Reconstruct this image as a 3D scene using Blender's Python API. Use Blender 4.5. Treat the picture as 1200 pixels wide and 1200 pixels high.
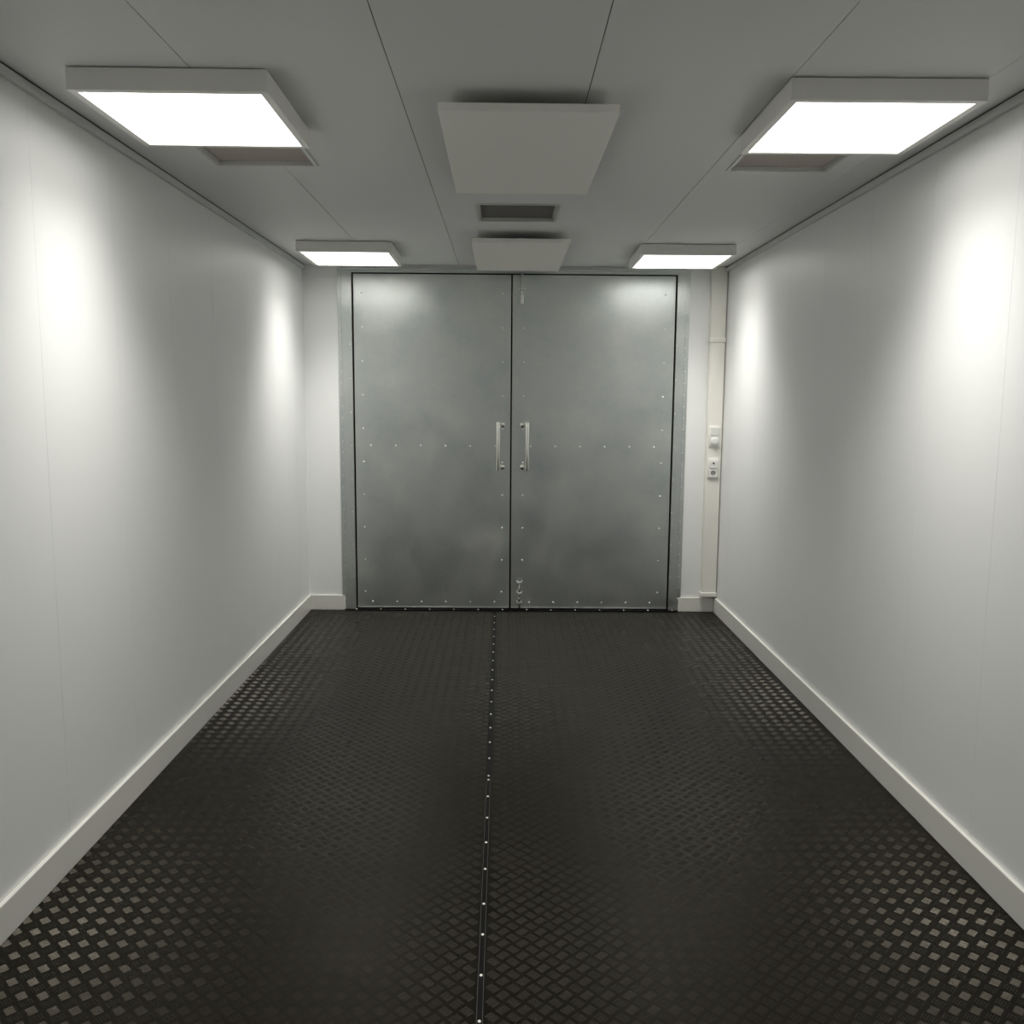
import bpy, bmesh, math, random
import numpy as np
from mathutils import Vector, Matrix
random.seed(4)
for o in list(bpy.data.objects):
    bpy.data.objects.remove(o)
S = bpy.context.scene
COL = S.collection

# ------------------------------------------------------------------ camera, world, exposure
EYE = 1.634                       # eye height over the floor (m)
F_PX, PITCH, YAW, ROLL = 1027.14, 0.1281, 0.0082, 0.0072
fw = Vector((math.sin(YAW)*math.cos(PITCH), math.cos(YAW)*math.cos(PITCH), -math.sin(PITCH)))
r0 = Vector((math.cos(YAW), -math.sin(YAW), 0)); u0 = r0.cross(fw)
rt = math.cos(ROLL)*r0 + math.sin(ROLL)*u0
up = -math.sin(ROLL)*r0 + math.cos(ROLL)*u0
cam_data = bpy.data.cameras.new('camera')
cam = bpy.data.objects.new('camera', cam_data); COL.objects.link(cam)
cam_data.sensor_width = 36.0; cam_data.lens = 36.0*F_PX/1200.0; cam_data.clip_start = 0.02
M = Matrix((rt, up, -fw)).transposed().to_4x4(); M.translation = (0, 0, EYE)
cam.matrix_world = M
S.camera = cam
w = bpy.data.worlds.new('world'); S.world = w; w.use_nodes = True
w.node_tree.nodes['Background'].inputs[0].default_value = (0, 0, 0, 1)
w.node_tree.nodes['Background'].inputs[1].default_value = 0.0
S.view_settings.view_transform = 'Standard'; S.view_settings.look = 'None'
S.view_settings.exposure = 0.13; S.view_settings.gamma = 1.0
S.view_settings.use_curve_mapping = False
LAMP_STRENGTH = 3.5
LAMP_COLOR = (1.0, 0.982, 0.925)
LAMP_SPREAD = math.radians(101)
LAMP_WATTS = 9.4

# ------------------------------------------------------------------ dimensions
XL, XR = -1.509, 1.637            # faces of the side walls
YB = 6.682                        # face of the far wall
YF = -4.6                         # wall behind the camera
ZC = EYE + 0.979                  # ceiling
def Z(rel): return rel + EYE      # height measured from the eye

# ------------------------------------------------------------------ helpers
def obj(name, bm, mat, parent=None, smooth=False, loc=None):
    me = bpy.data.meshes.new(name)
    bmesh.ops.recalc_face_normals(bm, faces=bm.faces)
    bm.to_mesh(me); bm.free()
    if mat: me.materials.append(mat)
    if smooth:
        for p in me.polygons: p.use_smooth = True
        try: me.set_sharp_from_angle(angle=math.radians(40))
        except Exception: pass
    o = bpy.data.objects.new(name, me); COL.objects.link(o)
    if parent: o.parent = parent
    if loc: o.location = loc
    return o
def box(bm, x0, x1, y0, y1, z0, z1, bev=0.0, seg=2):
    vs = [bm.verts.new(p) for p in ((x0,y0,z0),(x1,y0,z0),(x1,y1,z0),(x0,y1,z0),(x0,y0,z1),(x1,y0,z1),(x1,y1,z1),(x0,y1,z1))]
    fs = [bm.faces.new([vs[i] for i in f]) for f in ((3,2,1,0),(4,5,6,7),(0,1,5,4),(1,2,6,5),(2,3,7,6),(3,0,4,7))]
    if bev > 0:
        es = {e for f in fs for e in f.edges}
        bmesh.ops.bevel(bm, geom=list(es), offset=bev, segments=seg, affect='EDGES', profile=0.5)
def cyl(bm, p0, p1, r, seg=20, r1=None, bev=0.0):
    p0, p1 = Vector(p0), Vector(p1); d = p1-p0
    q = d.to_track_quat('Z', 'Y').to_matrix().to_4x4(); q.translation = (p0+p1)/2
    res = bmesh.ops.create_cone(bm, cap_ends=True, segments=seg, radius1=r, radius2=r if r1 is None else r1, depth=d.length, matrix=q)
    if bev > 0:
        vs = set(res['verts'])
        es = [e for e in bm.edges if e.verts[0] in vs and e.verts[1] in vs and any(len(f.verts) > 4 for f in e.link_faces)]
        bmesh.ops.bevel(bm, geom=es, offset=bev, segments=2, affect='EDGES', profile=0.5)
def dome(bm, c, n, r, h, seg=10):
    """screw head: a low dome standing on a surface with normal n"""
    c, n = Vector(c), Vector(n).normalized()
    q = n.to_track_quat('Z', 'Y').to_matrix()
    prev = None
    rings = ((1.0, 0.0), (0.96, 0.45), (0.72, 0.85), (0.35, 1.0))
    for rr, hh in rings:
        ring = [bm.verts.new(c + q @ Vector((r*rr*math.cos(2*math.pi*k/seg), r*rr*math.sin(2*math.pi*k/seg), h*hh))) for k in range(seg)]
        if prev:
            for k in range(seg): bm.faces.new((prev[k], prev[(k+1) % seg], ring[(k+1) % seg], ring[k]))
        prev = ring
    bm.faces.new(prev)
def ring(bm, outer, inner, z0, z1):
    """rectangular ring (x0,x1,y0,y1) between z0 and z1"""
    a = [(outer[0],outer[2]),(outer[1],outer[2]),(outer[1],outer[3]),(outer[0],outer[3])]
    b = [(inner[0],inner[2]),(inner[1],inner[2]),(inner[1],inner[3]),(inner[0],inner[3])]
    A0 = [bm.verts.new((*p, z0)) for p in a]; A1 = [bm.verts.new((*p, z1)) for p in a]
    B0 = [bm.verts.new((*p, z0)) for p in b]; B1 = [bm.verts.new((*p, z1)) for p in b]
    for i in range(4):
        j = (i+1) % 4
        for f in ((A0[i],A0[j],A1[j],A1[i]), (B0[j],B0[i],B1[i],B1[j]), (A0[j],A0[i],B0[i],B0[j]), (A1[i],A1[j],B1[j],B1[i])):
            bm.faces.new(f)
def nb(): return bmesh.new()
def thing(name, label, cat, loc=(0,0,0), rotz=0.0, group=None):
    o = bpy.data.objects.new(name, None); COL.objects.link(o)
    o.empty_display_size = 0.1
    o.location = loc; o.rotation_euler = (0, 0, rotz)
    o['label'] = label; o['category'] = cat
    if group: o['group'] = group
    return o
def struct(name, bm, mat, label=None, parent=None, smooth=False):
    o = obj(name, bm, mat, parent, smooth)
    if parent is None: o['kind'] = 'structure'
    if label: o['label'] = label
    return o
def copy_thing(src, loc, label, rotz=0.0):
    c = src.copy(); COL.objects.link(c); c.location = loc; c.rotation_euler = (0, 0, rotz); c['label'] = label
    for ch in src.children:
        d = ch.copy(); COL.objects.link(d); d.parent = c
        for g in ch.children:
            e = g.copy(); COL.objects.link(e); e.parent = d
    return c

# ------------------------------------------------------------------ materials
def mat(name, color, rough=0.5, metal=0.0, spec=0.5):
    m = bpy.data.materials.new(name); m.use_nodes = True
    b = m.node_tree.nodes['Principled BSDF']
    b.inputs['Base Color'].default_value = (*color, 1); b.inputs['Roughness'].default_value = rough
    b.inputs['Metallic'].default_value = metal; b.inputs['Specular IOR Level'].default_value = spec
    return m
def node(m, t, **kw):
    n = m.node_tree.nodes.new(t)
    for k, v in kw.items(): setattr(n, k, v)
    return n
def link(m, a, b): m.node_tree.links.new(a, b)
def bsdf(m): return m.node_tree.nodes['Principled BSDF']
def objcoord(m, scale=(1,1,1)):
    g = node(m, 'ShaderNodeTexCoord'); mp = node(m, 'ShaderNodeMapping')
    mp.inputs['Scale'].default_value = scale
    link(m, g.outputs['Object'], mp.inputs['Vector']); return mp.outputs['Vector']
def noise(m, vec, scale, detail=4, rough=0.5):
    n = node(m, 'ShaderNodeTexNoise'); n.inputs['Scale'].default_value = scale
    n.inputs['Detail'].default_value = detail; n.inputs['Roughness'].default_value = rough
    link(m, vec, n.inputs['Vector']); return n.outputs['Fac']
def ramp(m, fac, stops):
    r = node(m, 'ShaderNodeValToRGB'); e = r.color_ramp.elements
    e[0].position, e[0].color = stops[0][0], (*stops[0][1], 1); e[1].position, e[1].color = stops[-1][0], (*stops[-1][1], 1)
    for p, c in stops[1:-1]:
        x = e.new(p); x.color = (*c, 1)
    link(m, fac, r.inputs['Fac']); return r.outputs['Color']
def maprange(m, fac, lo, hi, a=0.0, b=1.0):
    r = node(m, 'ShaderNodeMapRange')
    r.inputs['From Min'].default_value = a; r.inputs['From Max'].default_value = b
    r.inputs['To Min'].default_value = lo; r.inputs['To Max'].default_value = hi
    link(m, fac, r.inputs['Value']); return r.outputs['Result']
def bump(m, fac, strength, dist):
    b = node(m, 'ShaderNodeBump'); b.inputs['Strength'].default_value = strength; b.inputs['Distance'].default_value = dist
    link(m, fac, b.inputs['Height']); link(m, b.outputs['Normal'], bsdf(m).inputs['Normal'])

M_WALL = mat('white_wall_panel', (0.88, 0.89, 0.885), 0.42, spec=0.35)
v = objcoord(M_WALL, (1, 1, 0.08)); bump(M_WALL, noise(M_WALL, v, 60, 5, 0.6), 0.12, 0.002)
M_CEIL = mat('white_ceiling_board', (0.79, 0.80, 0.79), 0.55, spec=0.3)
v = objcoord(M_CEIL, (1, 0.12, 1)); bump(M_CEIL, noise(M_CEIL, v, 70, 5, 0.6), 0.10, 0.002)
M_JOINT = mat('dark_joint', (0.05, 0.05, 0.05), 0.8)
M_SKIRT = mat('white_skirting', (0.80, 0.79, 0.745), 0.35, spec=0.4)
M_CORNICE = mat('white_cornice_strip', (0.66, 0.67, 0.66), 0.45)
M_WHITE = mat('white_powder_coat', (0.88, 0.875, 0.835), 0.4)
M_HEAT = mat('white_heating_enamel', (0.93, 0.915, 0.865), 0.5)
M_CREAM = mat('cream_plastic', (0.87, 0.855, 0.80), 0.4)
M_PLASTIC = mat('white_plastic', (0.84, 0.84, 0.81), 0.3)
M_HOLE = mat('dark_opening', (0.02, 0.02, 0.02), 0.7)
M_SOCKET = mat('grey_socket_recess', (0.35, 0.35, 0.34), 0.5)
M_VENTFRAME = mat('grey_vent_aluminium', (0.62, 0.62, 0.60), 0.45, 0.3)
M_STEEL = mat('brushed_stainless', (0.78, 0.77, 0.73), 0.20, 1.0)
M_SCREW = mat('bright_zinc_screw', (0.95, 0.95, 0.92), 0.33, 0.25)
M_GAPSHADE = mat('black_gap_shade', (0.003, 0.003, 0.003), 0.8, spec=0.1)  # near-black colour standing for the shade in the door gaps
M_STRIP = mat('black_joint_strip', (0.004, 0.0038, 0.0035), 0.5, spec=0.12)
M_LIP = mat('worn_grey_strip_edge', (0.09, 0.085, 0.075), 0.45, 0.4)

M_GALV = mat('galvanised_steel', (0.5, 0.5, 0.5), 0.34, 1.0)
v = objcoord(M_GALV)
vo = node(M_GALV, 'ShaderNodeTexVoronoi'); vo.inputs['Scale'].default_value = 38; link(M_GALV, v, vo.inputs['Vector'])
n1 = noise(M_GALV, v, 3.0, 6, 0.65)
mix = node(M_GALV, 'ShaderNodeMath', operation='MULTIPLY_ADD'); mix.inputs[1].default_value = 0.12
link(M_GALV, vo.outputs['Color'], mix.inputs[0]); link(M_GALV, n1, mix.inputs[2])
link(M_GALV, ramp(M_GALV, mix.outputs[0], [(0.30, (0.575, 0.63, 0.635)), (0.55, (0.655, 0.69, 0.68)), (0.78, (0.71, 0.73, 0.71))]), bsdf(M_GALV).inputs['Base Color'])
link(M_GALV, maprange(M_GALV, n1, 0.29, 0.47, 0.25, 0.75), bsdf(M_GALV).inputs['Roughness'])
bump(M_GALV, noise(M_GALV, v, 2.2, 3, 0.5), 0.05, 0.02)

def tread(name, lo, hi, r0, r1, spec, wear):
    m = mat(name, lo, r0, spec=spec)
    v = objcoord(m); n1 = noise(m, v, 1.6, 6, 0.7)
    link(m, ramp(m, n1, [(0.3, lo), (0.75, hi)]), bsdf(m).inputs['Base Color'])
    n2 = noise(m, v, 9.0, 6, 0.7)
    # duller where people walk, along the middle of the floor
    sx = node(m, 'ShaderNodeSeparateXYZ'); link(m, v, sx.inputs[0])
    ab = node(m, 'ShaderNodeMath', operation='ABSOLUTE'); link(m, sx.outputs['X'], ab.inputs[0])
    ad = node(m, 'ShaderNodeMath', operation='ADD')
    link(m, maprange(m, n2, r0, r1, 0.25, 0.75), ad.inputs[0]); link(m, maprange(m, ab.outputs[0], wear, 0.0, 0.25, 1.0), ad.inputs[1])
    link(m, ad.outputs[0], bsdf(m).inputs['Roughness'])
    bsdf(m).inputs['Specular Tint'].default_value = (1.0, 0.90, 0.74, 1)
    return m
M_FLOOR = tread('black_tread_plate', (0.0045, 0.0035, 0.0020), (0.009, 0.0072, 0.0042), 0.24, 0.34, 0.16, 0.04)
M_BAR = tread('worn_tread_bars', (0.006, 0.005, 0.0032), (0.011, 0.0092, 0.0060), 0.30, 0.40, 0.29, 0.12)

def mesh_filter(name, c):
    m = mat(name, c, 0.8)
    v = objcoord(m); wv = node(m, 'ShaderNodeTexWave'); wv.inputs['Scale'].default_value = 60; wv.bands_direction = 'X'
    link(m, v, wv.inputs['Vector']); bump(m, wv.outputs['Fac'], 0.5, 0.003)
    return m
M_FILTER = mesh_filter('grey_brown_vent_filter', (0.56, 0.50, 0.455))
M_DARKFILTER = mesh_filter('dark_grey_vent_filter', (0.13, 0.125, 0.115))

M_DIFF = bpy.data.materials.new('lit_opal_diffuser'); M_DIFF.use_nodes = True
b = bsdf(M_DIFF); b.inputs['Base Color'].default_value = (0.85, 0.85, 0.82, 1); b.inputs['Roughness'].default_value = 0.4
b.inputs['Emission Color'].default_value = (*LAMP_COLOR, 1); b.inputs['Emission Strength'].default_value = LAMP_STRENGTH

# ------------------------------------------------------------------ setting: floor with a raised five-bar tread
D = 0.0583
def tread_mesh():
    y0, y1, seam = 1.95, YB-0.02, -0.06
    h, L, wid, pitch, n = 0.0012, 0.0290, 0.0047, 0.0070, 5
    cen = []
    for sheet in (0, 1):
        ox, oy = ((-1.435, 2.342), (-1.435+0.66*D-0.5*D, 2.348-0.5*D))[sheet]
        for par in (0, 1):
            i = np.arange(-4, 62); j = np.arange(-10, 90)
            X, Y = np.meshgrid(ox+(i+0.5*par)*D, oy+(j+0.5*par)*D)
            X, Y = X.ravel(), Y.ravel()
            k = (Y > y0) & (Y < y1)
            k &= (X > XL+0.012) & (X < seam-0.026) if sheet == 0 else (X > seam+0.012) & (X < XR-0.012)
            a = math.pi/4 if par == 0 else -math.pi/4
            cen.append(np.stack([X[k], Y[k], np.full(k.sum(), math.cos(a)), np.full(k.sum(), math.sin(a))], 1))
    C = np.concatenate(cen)                                  # centre + bar direction
    bars = np.concatenate([C + np.stack([-C[:,3]*pitch*q, C[:,2]*pitch*q, 0*C[:,0], 0*C[:,0]], 1) for q in np.arange(n)-(n-1)/2])
    N = len(bars)
    prof = [(-L/2, 0, 0.0), (-L/2+0.003, -wid/2, 0), (-L/2+0.003, 0, h), (-L/2+0.003, wid/2, 0),
            (L/2-0.003, -wid/2, 0), (L/2-0.003, 0, h), (L/2-0.003, wid/2, 0), (L/2, 0, 0.0)]
    V = np.empty((N, 8, 3))
    for k, (a, bb, z) in enumerate(prof):
        V[:, k, 0] = bars[:,0] + a*bars[:,2] - bb*bars[:,3]
        V[:, k, 1] = bars[:,1] + a*bars[:,3] + bb*bars[:,2]
        V[:, k, 2] = z
    quads = np.array([[1,4,5,2],[2,5,6,3]]); tris = np.array([[0,1,2],[0,2,3],[7,5,4],[7,6,5]])
    base = (np.arange(N)*8)[:, None]
    q = (base[:, :, None] + quads[None]).reshape(-1); t = (base[:, :, None] + tris[None]).reshape(-1)
    # the plain plate below the bars
    off = N*8
    P = np.array([[XL-.05, YF, 0], [XR+.05, YF, 0], [XR+.05, YB+.1, 0], [XL-.05, YB+.1, 0],
                  [XL-.05, YF, -.03], [XR+.05, YF, -.03], [XR+.05, YB+.1, -.03], [XL-.05, YB+.1, -.03]])
    pf = np.array([[0,1,2,3],[7,6,5,4],[0,4,5,1],[1,5,6,2],[2,6,7,3],[3,7,4,0]])+off
    co = np.concatenate([V.reshape(-1, 3), P]); loops = np.concatenate([q, pf.reshape(-1), t])
    nq = len(q)//4 + 6; nt = len(t)//3
    starts = np.concatenate([np.arange(nq)*4, nq*4 + np.arange(nt)*3])
    me = bpy.data.meshes.new('floor')
    me.vertices.add(len(co)); me.vertices.foreach_set('co', co.ravel().astype(np.float32))
    me.loops.add(len(loops)); me.loops.foreach_set('vertex_index', loops.astype(np.int32))
    me.polygons.add(nq+nt); me.polygons.foreach_set('loop_start', starts.astype(np.int32))
    sm = np.zeros(nq+nt, bool)
    me.polygons.foreach_set('use_smooth', sm)
    me.update(calc_edges=True); me.validate()
    me.materials.append(M_BAR); me.materials.append(M_FLOOR)
    mi = np.zeros(nq+nt, np.int32); mi[len(q)//4:nq] = 1
    me.polygons.foreach_set('material_index', mi)
    return me
fl = bpy.data.objects.new('floor', tread_mesh()); COL.objects.link(fl); fl['kind'] = 'structure'

# ------------------------------------------------------------------ ceiling of long boards, with openings for the vents
VENT = 0.43
VENTS = [(0.0565, 4.80), (-1.015, 3.672), (1.152, 3.690)]
SEAMS = [-1.55, -0.953, -0.350, 0.2605, 0.868, 1.466, 1.69]
YJ = 3.5                          # the middle right joint ends here, above the first slab
bm = nb(); g = 0.0016
SEAMS_FAR = [x for x in SEAMS if abs(x-.2605) > .01]
for seams, ya, yb in ((SEAMS, YF-.05, YJ), (SEAMS_FAR, YJ, YB+.05)):
    for x0, x1 in zip(seams[:-1], seams[1:]):
        cuts = []
        for (vx, vy) in VENTS:
            a, bq = max(x0, vx-VENT/2+.01), min(x1, vx+VENT/2-.01)
            c0, c1 = max(ya, vy-VENT/2+.01), min(yb, vy+VENT/2-.01)
            if bq > a and c1 > c0: cuts.append((c0, c1, a, bq))
        xa, xb = x0+(.0005 if x0 > 1.4 else g), x1-(.0005 if 1.4 < x1 < 1.6 else g)
        y = ya
        for (c0, c1, a, bq) in sorted(cuts):
            if c0 > y+.001: box(bm, xa, xb, y, c0, ZC, ZC+.03)
            if a-xa > .005: box(bm, xa, a, c0, c1, ZC, ZC+.03)
            if xb-bq > .005: box(bm, bq, xb, c0, c1, ZC, ZC+.03)
            y = c1
        box(bm, xa, xb, y, yb, ZC, ZC+.03)
ceil = struct('ceiling', bm, M_CEIL)
bm = nb()
for x in SEAMS[1:-1]:
    y = YF-.05
    for (vx, vy) in sorted(VENTS, key=lambda q: q[1]):
        if abs(vx-x) < VENT/2: box(bm, x-.004, x+.004, y, vy-VENT/2+.01, ZC+.004, ZC+.012); y = vy+VENT/2-.01
    if x not in SEAMS_FAR: continue
    box(bm, x-.004, x+.004, y, YB+.05, ZC+.004, ZC+.012)
obj('board_joint', bm, M_JOINT, ceil)

# ------------------------------------------------------------------ walls
def side_wall(name, x, s, seams):
    bm = nb(); t = .0010; g = .0007
    ys = [YF-.05] + seams + [YB+.05]
    for a, bq in zip(ys[:-1], ys[1:]):
        x0, x1 = sorted((x, x+s*.012)); box(bm, x0, x1, a+g, bq-g, 0, ZC+.03)
    x0, x1 = sorted((x+s*t, x+s*.06)); box(bm, x0, x1, YF-.05, YB+.05, 0, ZC+.03)
    return struct(name, bm, M_WALL)
LS = [-4.00, -3.42, -2.85, -2.28, -1.70, -1.12, -.54, .04, .62, 1.19, 1.76, 2.335, 2.914, 3.485, 4.056, 4.635, 5.21, 5.79, 6.37]
side_wall('wall_left', XL-.006, -1, LS)
side_wall('wall_right', XR+.006, 1, [y-.005 for y in LS])
DX0, DX1, DTOP = -1.243, 1.358, Z(.953)
bm = nb()
box(bm, XL-.05, DX0, YB, YB+.08, 0, ZC+.03); box(bm, DX1, XR+.05, YB, YB+.08, 0, ZC+.03)
box(bm, DX0, DX1, YB, YB+.08, DTOP, ZC+.03)
struct('wall_back', bm, M_WALL)
bm = nb(); box(bm, XL-.05, XR+.05, YF-.08, YF, 0, ZC+.03); struct('wall_front', bm, M_WALL)
bm = nb(); box(bm, DX0-.05, DX1+.05, YB+.085, YB+.10, -.03, ZC); struct('black_sheet_behind_doors', bm, M_GAPSHADE)  # unseen black sheet added so the door gaps stay dark

def skirting(name, x0, x1, y0, y1, h=.117):
    bm = nb(); box(bm, x0, x1, y0, y1, 0.0005, h, .003, 2); struct(name, bm, M_SKIRT)
skirting('baseboard_left', XL-.006, XL+.010, YF, YB)
skirting('baseboard_right', XR-.010, XR+.006, YF, YB)
skirting('baseboard_back_left', XL+.010, -1.232, YB-.015, YB)
skirting('baseboard_back_right', 1.352, XR-.010, YB-.015, YB, .112)
def cornice(name, x, s):
    bm = nb()
    x0, x1 = sorted((x-s*.006, x+s*.014)); box(bm, x0, x1, YF, YB, ZC-.034, ZC-.004, .004, 2)
    o = struct(name, bm, M_CORNICE, smooth=True)
    bm = nb(); x0, x1 = sorted((x-s*.006, x+s*.0125)); box(bm, x0, x1, YF, YB, ZC-.004, ZC); obj('shadow_gap', bm, M_JOINT, o)  # dark spacer strip, the shade of the gap put into its colour
cornice('trim_1', XL, 1); cornice('trim_2', XR, -1)

# ------------------------------------------------------------------ steel double door in its frame
def screws(parent, pts, n, r=.0066, h=.0045, m=None, name='screw'):
    """one dome screw per point, every one an object of its own"""
    bm = nb(); dome(bm, (0,0,0), n, r, h)
    first = obj(name, bm, m or M_SCREW, parent, True); first.location = pts[0]
    for p in pts[1:]:
        c = first.copy(); COL.objects.link(c); c.parent = parent; c.location = p
FY = YB-.010                       # face of the frame
LY = YB-.004                       # face of the leaves
bm = nb()
box(bm, -1.235, -1.150, FY, YB+.06, 0.0, Z(.953), .0015)
box(bm, 1.276, 1.350, FY, YB+.06, 0.0, Z(.953), .0015)
box(bm, -1.150, 1.276, FY, YB+.06, Z(.924), Z(.953), .0015)
fr = struct('trim_3', bm, M_GALV, 'galvanised steel frame around the double doors')
bm = nb()
box(bm, -1.254, -1.226, FY-.004, FY+.003, .115, Z(.953), .001); box(bm, 1.341, 1.370, FY-.004, FY+.003, .115, Z(.953), .001)
obj('edge_flange', bm, M_GALV, fr)
bm = nb(); box(bm, -1.235, 1.350, FY-.022, FY+.001, Z(.947), Z(.957), .001); obj('header_lip', bm, M_GALV, fr)
fp = []
for k in range(29): fp += [(-1.232, FY-.004, Z(-1.545)+.0872*k), (1.347, FY-.004, Z(-1.530)+.0872*k)]
screws(fr, fp, (0,-1,0), .0046, .0028)
fp = []
for k in range(10): fp += [(-1.166, FY, Z(-1.369)+.2525*k if k < 9 else Z(.86)), (1.283, FY, Z(-1.362)+.2525*k if k < 9 else Z(.86))]
screws(fr, fp, (0,-1,0), .0050, .0034)
bm = nb(); box(bm, -1.150, 1.276, YB+.062, YB+.075, 0, Z(.94)); obj('gap_shade_sheet', bm, M_GAPSHADE, fr)  # black sheet added behind the leaves, gap shade as colour
bm = nb()                                          # black strips put shade into the gaps, a little behind the face
for a, c in ((-1.1495, -1.1380), (.0373, .0482), (1.2635, 1.2755)): box(bm, a, c, LY+.012, LY+.05, .03, Z(.915))
box(bm, -1.1495, 1.2755, LY+.012, LY+.05, Z(.9155), Z(.9235))
obj('gap_shade_strip', bm, M_GAPSHADE, fr)

def leaf(name, x0, x1, cols, rowx, sx, label):
    bm = nb(); box(bm, x0, x1, LY, LY+.055, Z(-1.617), Z(.915), .002, 2)
    d = struct(name, bm, M_GALV, label)
    d['label'] = label
    zs = [Z(-1.487)+.2517*k for k in range(10)]
    pts = [(c, LY, z) for c in cols for z in zs if not (abs(c-sx) < .02 and z > Z(.6)) and not (abs(c-.119) < .03 and z < Z(-1.38))]
    pts += [(x, LY, Z(-1.568)) for x in rowx] + [(x, LY, Z(-.357)) for x in rowx]
    screws(d, pts, (0,-1,0), .0068, .0048)
    bm = nb()                                          # thin bottom drip rail
    box(bm, x0+.002, x1-.002, LY-.003, LY+.001, Z(-1.616), Z(-1.606), .001); obj('bottom_rail', bm, M_GALV, d)
    return d
d1 = leaf('door_1', -1.1375, .0368, (-1.077, -.022), [-1.021+.1888*k for k in range(6)], 99, 'left steel door leaf, bar handle near its right edge')
d2 = leaf('door_2', .0487, 1.2630, (.135, 1.189), [.193+.1877*k for k in range(6)], .135, 'right steel door leaf with bolts at its top and bottom')
bm = nb(); box(bm, .0487, .0520, LY-.003, LY+.001, Z(-1.617), Z(.915), .0008); obj('meeting_edge', bm, M_STEEL, d2)

def pull(parent, fx, bx, z0, z1):
    yb = LY-.062
    bm = nb(); cyl(bm, (bx, yb, z0), (bx, yb, z1), .0145, 24, bev=.002)
    h = obj('pull_handle', bm, M_STEEL, parent, True)
    for z in (z0+.022, z1-.022):
        bm = nb(); cyl(bm, (fx, LY-.008, z), (bx, yb, z), .0095, 16); obj('standoff', bm, M_STEEL, h, True)
        bm = nb(); cyl(bm, (fx, LY, z), (fx, LY-.010, z), .020, 24, bev=.002); obj('rosette', bm, M_STEEL, h, True)
pull(d1, -.020, -.054, Z(-.536), Z(-.172))
pull(d2, .131, .165, Z(-.536), Z(-.172))

def bolt(parent, x, z0, z1, rod0, rod1, knobz, scr, wide, bright):
    bm = nb(); box(bm, x-wide/2, x+wide/2, LY-.004, LY, z0, z1, .001)
    p = obj('bolt_plate', bm, M_GALV, parent)
    bm = nb(); cyl(bm, (x, LY-.014, rod0), (x, LY-.014, rod1), .0065, 16, bev=.001); obj('bolt_rod', bm, M_STEEL, p, True)
    for z in scr:
        bm = nb(); box(bm, x-wide/2+.004, x+wide/2-.004, LY-.022, LY-.003, z-.009, z+.009, .003); obj('bolt_guide', bm, M_GALV, p)
        screws(p, [(x-wide/2+.006, LY-.004, z+.014), (x+wide/2-.006, LY-.004, z+.014)], (0,-1,0), .0055, .003)
    bm = nb()
    if bright: box(bm, x-.011, x+.011, LY-.030, LY-.006, knobz-.034, knobz+.034, .006, 3)
    else: cyl(bm, (x, LY-.018, knobz), (x, LY-.046, knobz), .010, 20, r1=.012, bev=.002)
    k = obj('bolt_knob', bm, M_SCREW if bright else M_STEEL, p, True)
bolt(d2, .119, Z(.685), Z(.845), Z(.70), Z(.9235), Z(.737), (Z(.80), ), .052, True)
bolt(d2, .115, Z(-1.585), Z(-1.375), Z(-1.612), Z(-1.40), Z(-1.537), (Z(-1.415), Z(-1.497), Z(-1.572)), .048, False)

bm = nb()                                              # black threshold under the doors
box(bm, -1.235, 1.350, YB-.035, YB+.05, 0.0, .010, .002)
th = struct('trim_4', bm, M_STRIP, 'black threshold rail with a row of screws under the doors')
screws(th, [(-1.145+.1885*k, YB-.026, .010) for k in range(14)], (0,-.5,.86), .0055, .003)

# ------------------------------------------------------------------ screwed strips over the joint between the floor sheets
def strip(y0, y1, x0, x1, ys, label, lips):
    o = thing('joint_strip', label, 'floor strip', ((x0+x1)/2, (y0+y1)/2, 0), math.atan2(-(x1-x0), y1-y0), 'screwed strips along the floor joint')
    hl = (y1-y0)/2
    bm = nb(); box(bm, -.0125, .0125, -hl, hl, 0.0, .0022, .0008); obj('base_bar', bm, M_STRIP, o)
    if lips:
        for s in (-1, 1):
            bm = nb(); box(bm, s*.0080-.0009, s*.0080+.0009, -hl, hl, .0020, .0036, .0005); obj('edge_lip', bm, M_LIP, o)
    screws(o, [(0, y-(y0+y1)/2, .0022) for y in ys], (0,-.35,.94), .0048, .0030)
    return o
ny = [2.125, 2.312, 2.504, 2.669, 2.883, 3.068, 3.261, 3.447, 3.607]
strip(1.90, 3.622, -.0585, -.0635, ny, 'black joint strip with two pale edge lines, running out at the bottom of the photo', True)
strip(3.626, YB-.036, -.0640, -.0735, [3.647+.1885*k for k in range(16)], 'plain dark joint strip with close bright screws running to the doors', False)

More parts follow.
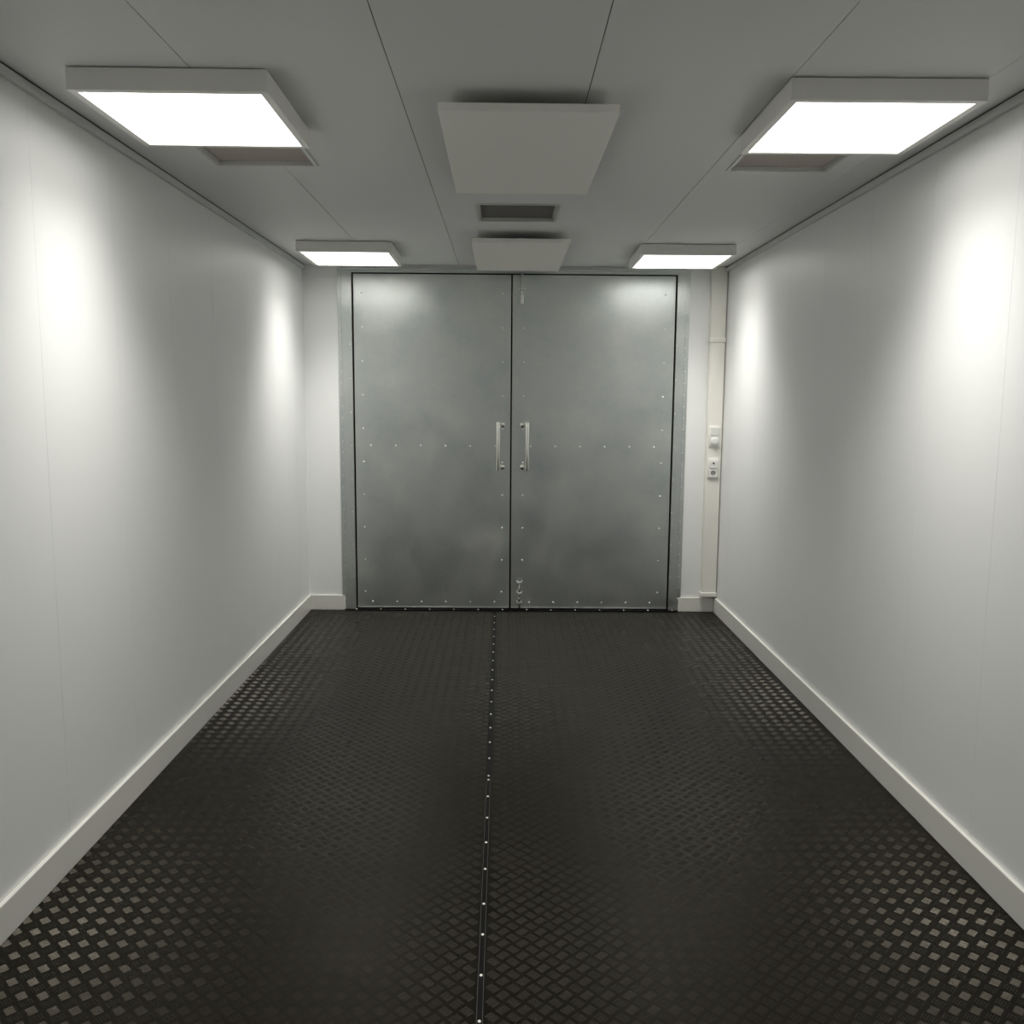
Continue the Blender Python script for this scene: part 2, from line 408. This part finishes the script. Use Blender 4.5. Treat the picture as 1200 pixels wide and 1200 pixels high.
# ------------------------------------------------------------------ ceiling lights
LW, LT = .60, .068
def make_light(label):
    o = thing('ceiling_light', label, 'ceiling light', (0,0,ZC), 0, 'square lit panels on the ceiling')
    h = LW/2
    bm = nb()
    ring(bm, (-h,h,-h,h), (-h+.024,h-.024,-h+.024,h-.024), -LT, -LT+.010)
    ring(bm, (-h,h,-h,h), (-h+.002,h-.002,-h+.002,h-.002), -LT+.010, -.004)
    box(bm, -h+.002, h-.002, -h+.002, h-.002, -.006, -.004)
    obj('housing', bm, M_WHITE, o)
    bm = nb(); box(bm, -h+.02, h-.02, -h+.02, h-.02, -.004, 0); obj('mounting_plate', bm, M_JOINT, o)
    bm = nb(); box(bm, -h+.004, h-.004, -h+.004, h-.004, -LT+.0102, -LT+.015); obj('diffuser', bm, M_DIFF, o)
    return o
LIGHTS = [((-1.025, 3.079), .0075, 'large lit square panel light by the left wall, at the front of the ceiling'),
          ((1.1665, 3.101), -.007, 'large lit square panel light by the right wall, at the front of the ceiling'),
          ((-1.026, 5.980), .0075, 'smaller-looking lit panel light by the left wall, just before the left door'),
          ((1.153, 5.987), -.007, 'smaller-looking lit panel light by the right wall, just before the right door')]
LIGHTS += [((-1.03, .18), .0075, 'lit panel light by the left wall, out of the photo above the camera'),
           ((1.16, .18), -.007, 'lit panel light by the right wall, out of the photo above the camera'),
           ((-1.03, -2.72), .0075, 'lit panel light by the left wall, out of the photo far behind the camera'),
           ((1.16, -2.72), -.007, 'lit panel light by the right wall, out of the photo far behind the camera')]
def lamp(x, y, a):
    L = bpy.data.lights.new('panel_lamp', 'AREA'); L.shape = 'SQUARE'; L.size = LW-.050
    L.energy = LAMP_WATTS; L.color = LAMP_COLOR; L.spread = LAMP_SPREAD
    o = bpy.data.objects.new('panel_lamp', L); COL.objects.link(o)
    o.location = (x, y, ZC-LT+.0096); o.rotation_euler.z = a
l0 = None
for (x, y), a, lab in LIGHTS:
    lamp(x, y, a)
    if l0 is None:
        l0 = make_light(lab); l0.location = (x, y, ZC); l0.rotation_euler.z = a
    else: copy_thing(l0, (x, y, ZC), lab, a)

# ------------------------------------------------------------------ infrared heating panels hung under the ceiling
HW, HD, HG, HT = .5847, 1.136, .040, .026
h0 = thing('heating_panel', 'large blank white slab panel hung under the middle of the ceiling, before the square vent', 'heating panel', (.068, 2.945+HD/2, ZC), .003, 'blank white slab panels under the ceiling')
bm = nb(); box(bm, -HW/2, HW/2, -HD/2, HD/2, -HG-HT, -HG, .002, 2); obj('slab', bm, M_HEAT, h0)
for sx in (-1, 1):
    bm = nb(); box(bm, sx*.16-.015, sx*.16+.015, -HD/2+.32, HD/2-.12, -HG, 0); obj('mounting_rail', bm, M_WHITE, h0)
bm = nb(); box(bm, -.022, .022, -HD/2+.04, -HD/2+.10, -HG, -.030, .004, 2); obj('cable_box', bm, M_WHITE, h0, True)
copy_thing(h0, (.0837, 5.327+HD/2, ZC), 'blank white slab panel under the ceiling nearest the doors, behind the square vent', .003)

# ------------------------------------------------------------------ recessed square vents
def make_vent(label, filt):
    o = thing('ceiling_vent', label, 'vent', (0,0,ZC), 0, 'square recessed vents in the ceiling')
    h = VENT/2
    bm = nb()
    ring(bm, (-h,h,-h,h), (-h+.014,h-.014,-h+.014,h-.014), -.006, 0)
    ring(bm, (-h+.0105,h-.0105,-h+.0105,h-.0105), (-h+.017,h-.017,-h+.017,h-.017), -.003, .006)
    ring(bm, (-h+.0105,h-.0105,-h+.0105,h-.0105), (-h+.023,h-.023,-h+.023,h-.023), .006, .011)
    obj('frame', bm, M_VENTFRAME, o)
    bm = nb(); box(bm, -h+.0115, h-.0115, -h+.0115, h-.0115, .0115, .030); obj('filter', bm, filt, o)
    return o
v0 = make_vent('square vent with dark grey mesh between the two blank white slab panels', M_DARKFILTER); v0.location = (*VENTS[0], ZC)
v1 = make_vent('square brownish vent partly hidden behind the front left panel light', M_FILTER); v1.location = (*VENTS[1], ZC); v1.rotation_euler.z = .006
copy_thing(v1, (*VENTS[2], ZC), 'square brownish vent partly hidden behind the front right panel light', -.006)

# ------------------------------------------------------------------ cable trunking in the far right corner
TX0, TX1, TD = 1.523, 1.637, .055
tk = thing('cable_trunking', 'cream vertical cable trunking in the far right corner beside the doors', 'cable trunking', (TX0, YB, Z(-1.505)))
H = ZC - Z(-1.505); TW = TX1-TX0
bm = nb(); box(bm, 0, TW, -TD+.006, 0, .004, H, .001); obj('channel', bm, M_CREAM, tk)
split = Z(.437)-Z(-1.505)
bm = nb(); box(bm, .006, TW-.004, -TD, -TD+.008, .012, split-.002, .002); obj('cover', bm, M_CREAM, tk)
bm = nb(); box(bm, .006, TW-.004, -TD, -TD+.008, split+.002, H-.001, .002); obj('cover', bm, M_CREAM, tk)
bm = nb(); box(bm, -.004, TW+.003, -TD-.006, 0, split-.006, split+.026, .0025); obj('coupling', bm, M_CREAM, tk)
bm = nb(); box(bm, -.006, TW+.003, -TD-.008, 0, 0, .032, .003); obj('end_cap', bm, M_CREAM, tk)

PY = YB-TD
def plate(name, label, cat, x, z, h=.152, wdt=.079):
    o = thing(name, label, cat, (x, PY, z))
    bm = nb(); box(bm, -wdt/2, wdt/2, -.011, 0, -h/2, h/2, .003, 2); obj('frame', bm, M_PLASTIC, o, True)
    return o
sw = plate('switch_plate', 'white double wall plate with rocker and round dimmer knob, upper one on the trunking', 'light switch', 1.577, Z(-.268))
bm = nb()
for vlist in [[(-.029,-.0105,.008),(.029,-.0105,.008),(.029,-.0105,.066),(-.029,-.0105,.066),(-.029,-.0150,.008),(.029,-.0150,.008),(.029,-.0185,.066),(-.029,-.0185,.066)]]:
    vs = [bm.verts.new(p) for p in vlist]
    for f in ((0,1,2,3),(7,6,5,4),(0,4,5,1),(1,5,6,2),(2,6,7,3),(3,7,4,0)): bm.faces.new([vs[i] for i in f])
bmesh.ops.bevel(bm, geom=list(bm.edges), offset=.0015, segments=2, affect='EDGES')
obj('rocker', bm, M_PLASTIC, sw, True)
bm = nb(); box(bm, -.029, .029, -.0145, -.010, -.066, -.008, .0015); obj('dimmer_cover', bm, M_PLASTIC, sw, True)
bm = nb(); cyl(bm, (0,-.0140,-.036), (0,-.030,-.036), .0255, 32, r1=.024, bev=.002); obj('dimmer_knob', bm, M_PLASTIC, sw, True)
so = plate('socket_plate', 'white double wall plate with power socket below a dark port, lower on the trunking', 'power socket', 1.577, Z(-.509))
bm = nb(); box(bm, -.029, .029, -.0155, -.010, .008, .066, .0015); pc = obj('port_cover', bm, M_PLASTIC, so, True)
bm = nb(); cyl(bm, (0,-.0150,.038), (0,-.0160,.038), .0075, 20); obj('port_hole', bm, M_HOLE, pc)
bm = nb(); box(bm, -.027, .027, -.020, -.0150, .004, .010, .002); obj('port_lip', bm, M_PLASTIC, pc)
# power insert with a real round well
bm = nb(); n = 32; R = .0205; hz = -.037; s = .029
def rim(y, r): return [bm.verts.new((r*math.cos(2*math.pi*k/n), y, hz+r*math.sin(2*math.pi*k/n))) for k in range(n)]
def sq(y):
    out = []
    for k in range(n):
        c, q = math.cos(2*math.pi*k/n), math.sin(2*math.pi*k/n); f = s/max(abs(c), abs(q)); out.append(bm.verts.new((f*c, y, hz+f*q)))
    return out
loops_ = [sq(-.010), sq(-.0175), rim(-.0175, R), rim(-.0115, R*.97)]
for a, c in zip(loops_[:-1], loops_[1:]):
    for k in range(n): bm.faces.new((a[k], a[(k+1) % n], c[(k+1) % n], c[k]))
bm.faces.new(loops_[-1])
ins = obj('socket_insert', bm, M_PLASTIC, so)
bm = nb(); cyl(bm, (0,-.0112,hz), (0,-.0122,hz), .0185, 28); obj('socket_well', bm, M_SOCKET, ins)
for sx in (-1, 1):
    bm = nb(); cyl(bm, (sx*.0095,-.0120,hz), (sx*.0095,-.0128,hz), .0034, 14); obj('pin_hole', bm, M_HOLE, ins)
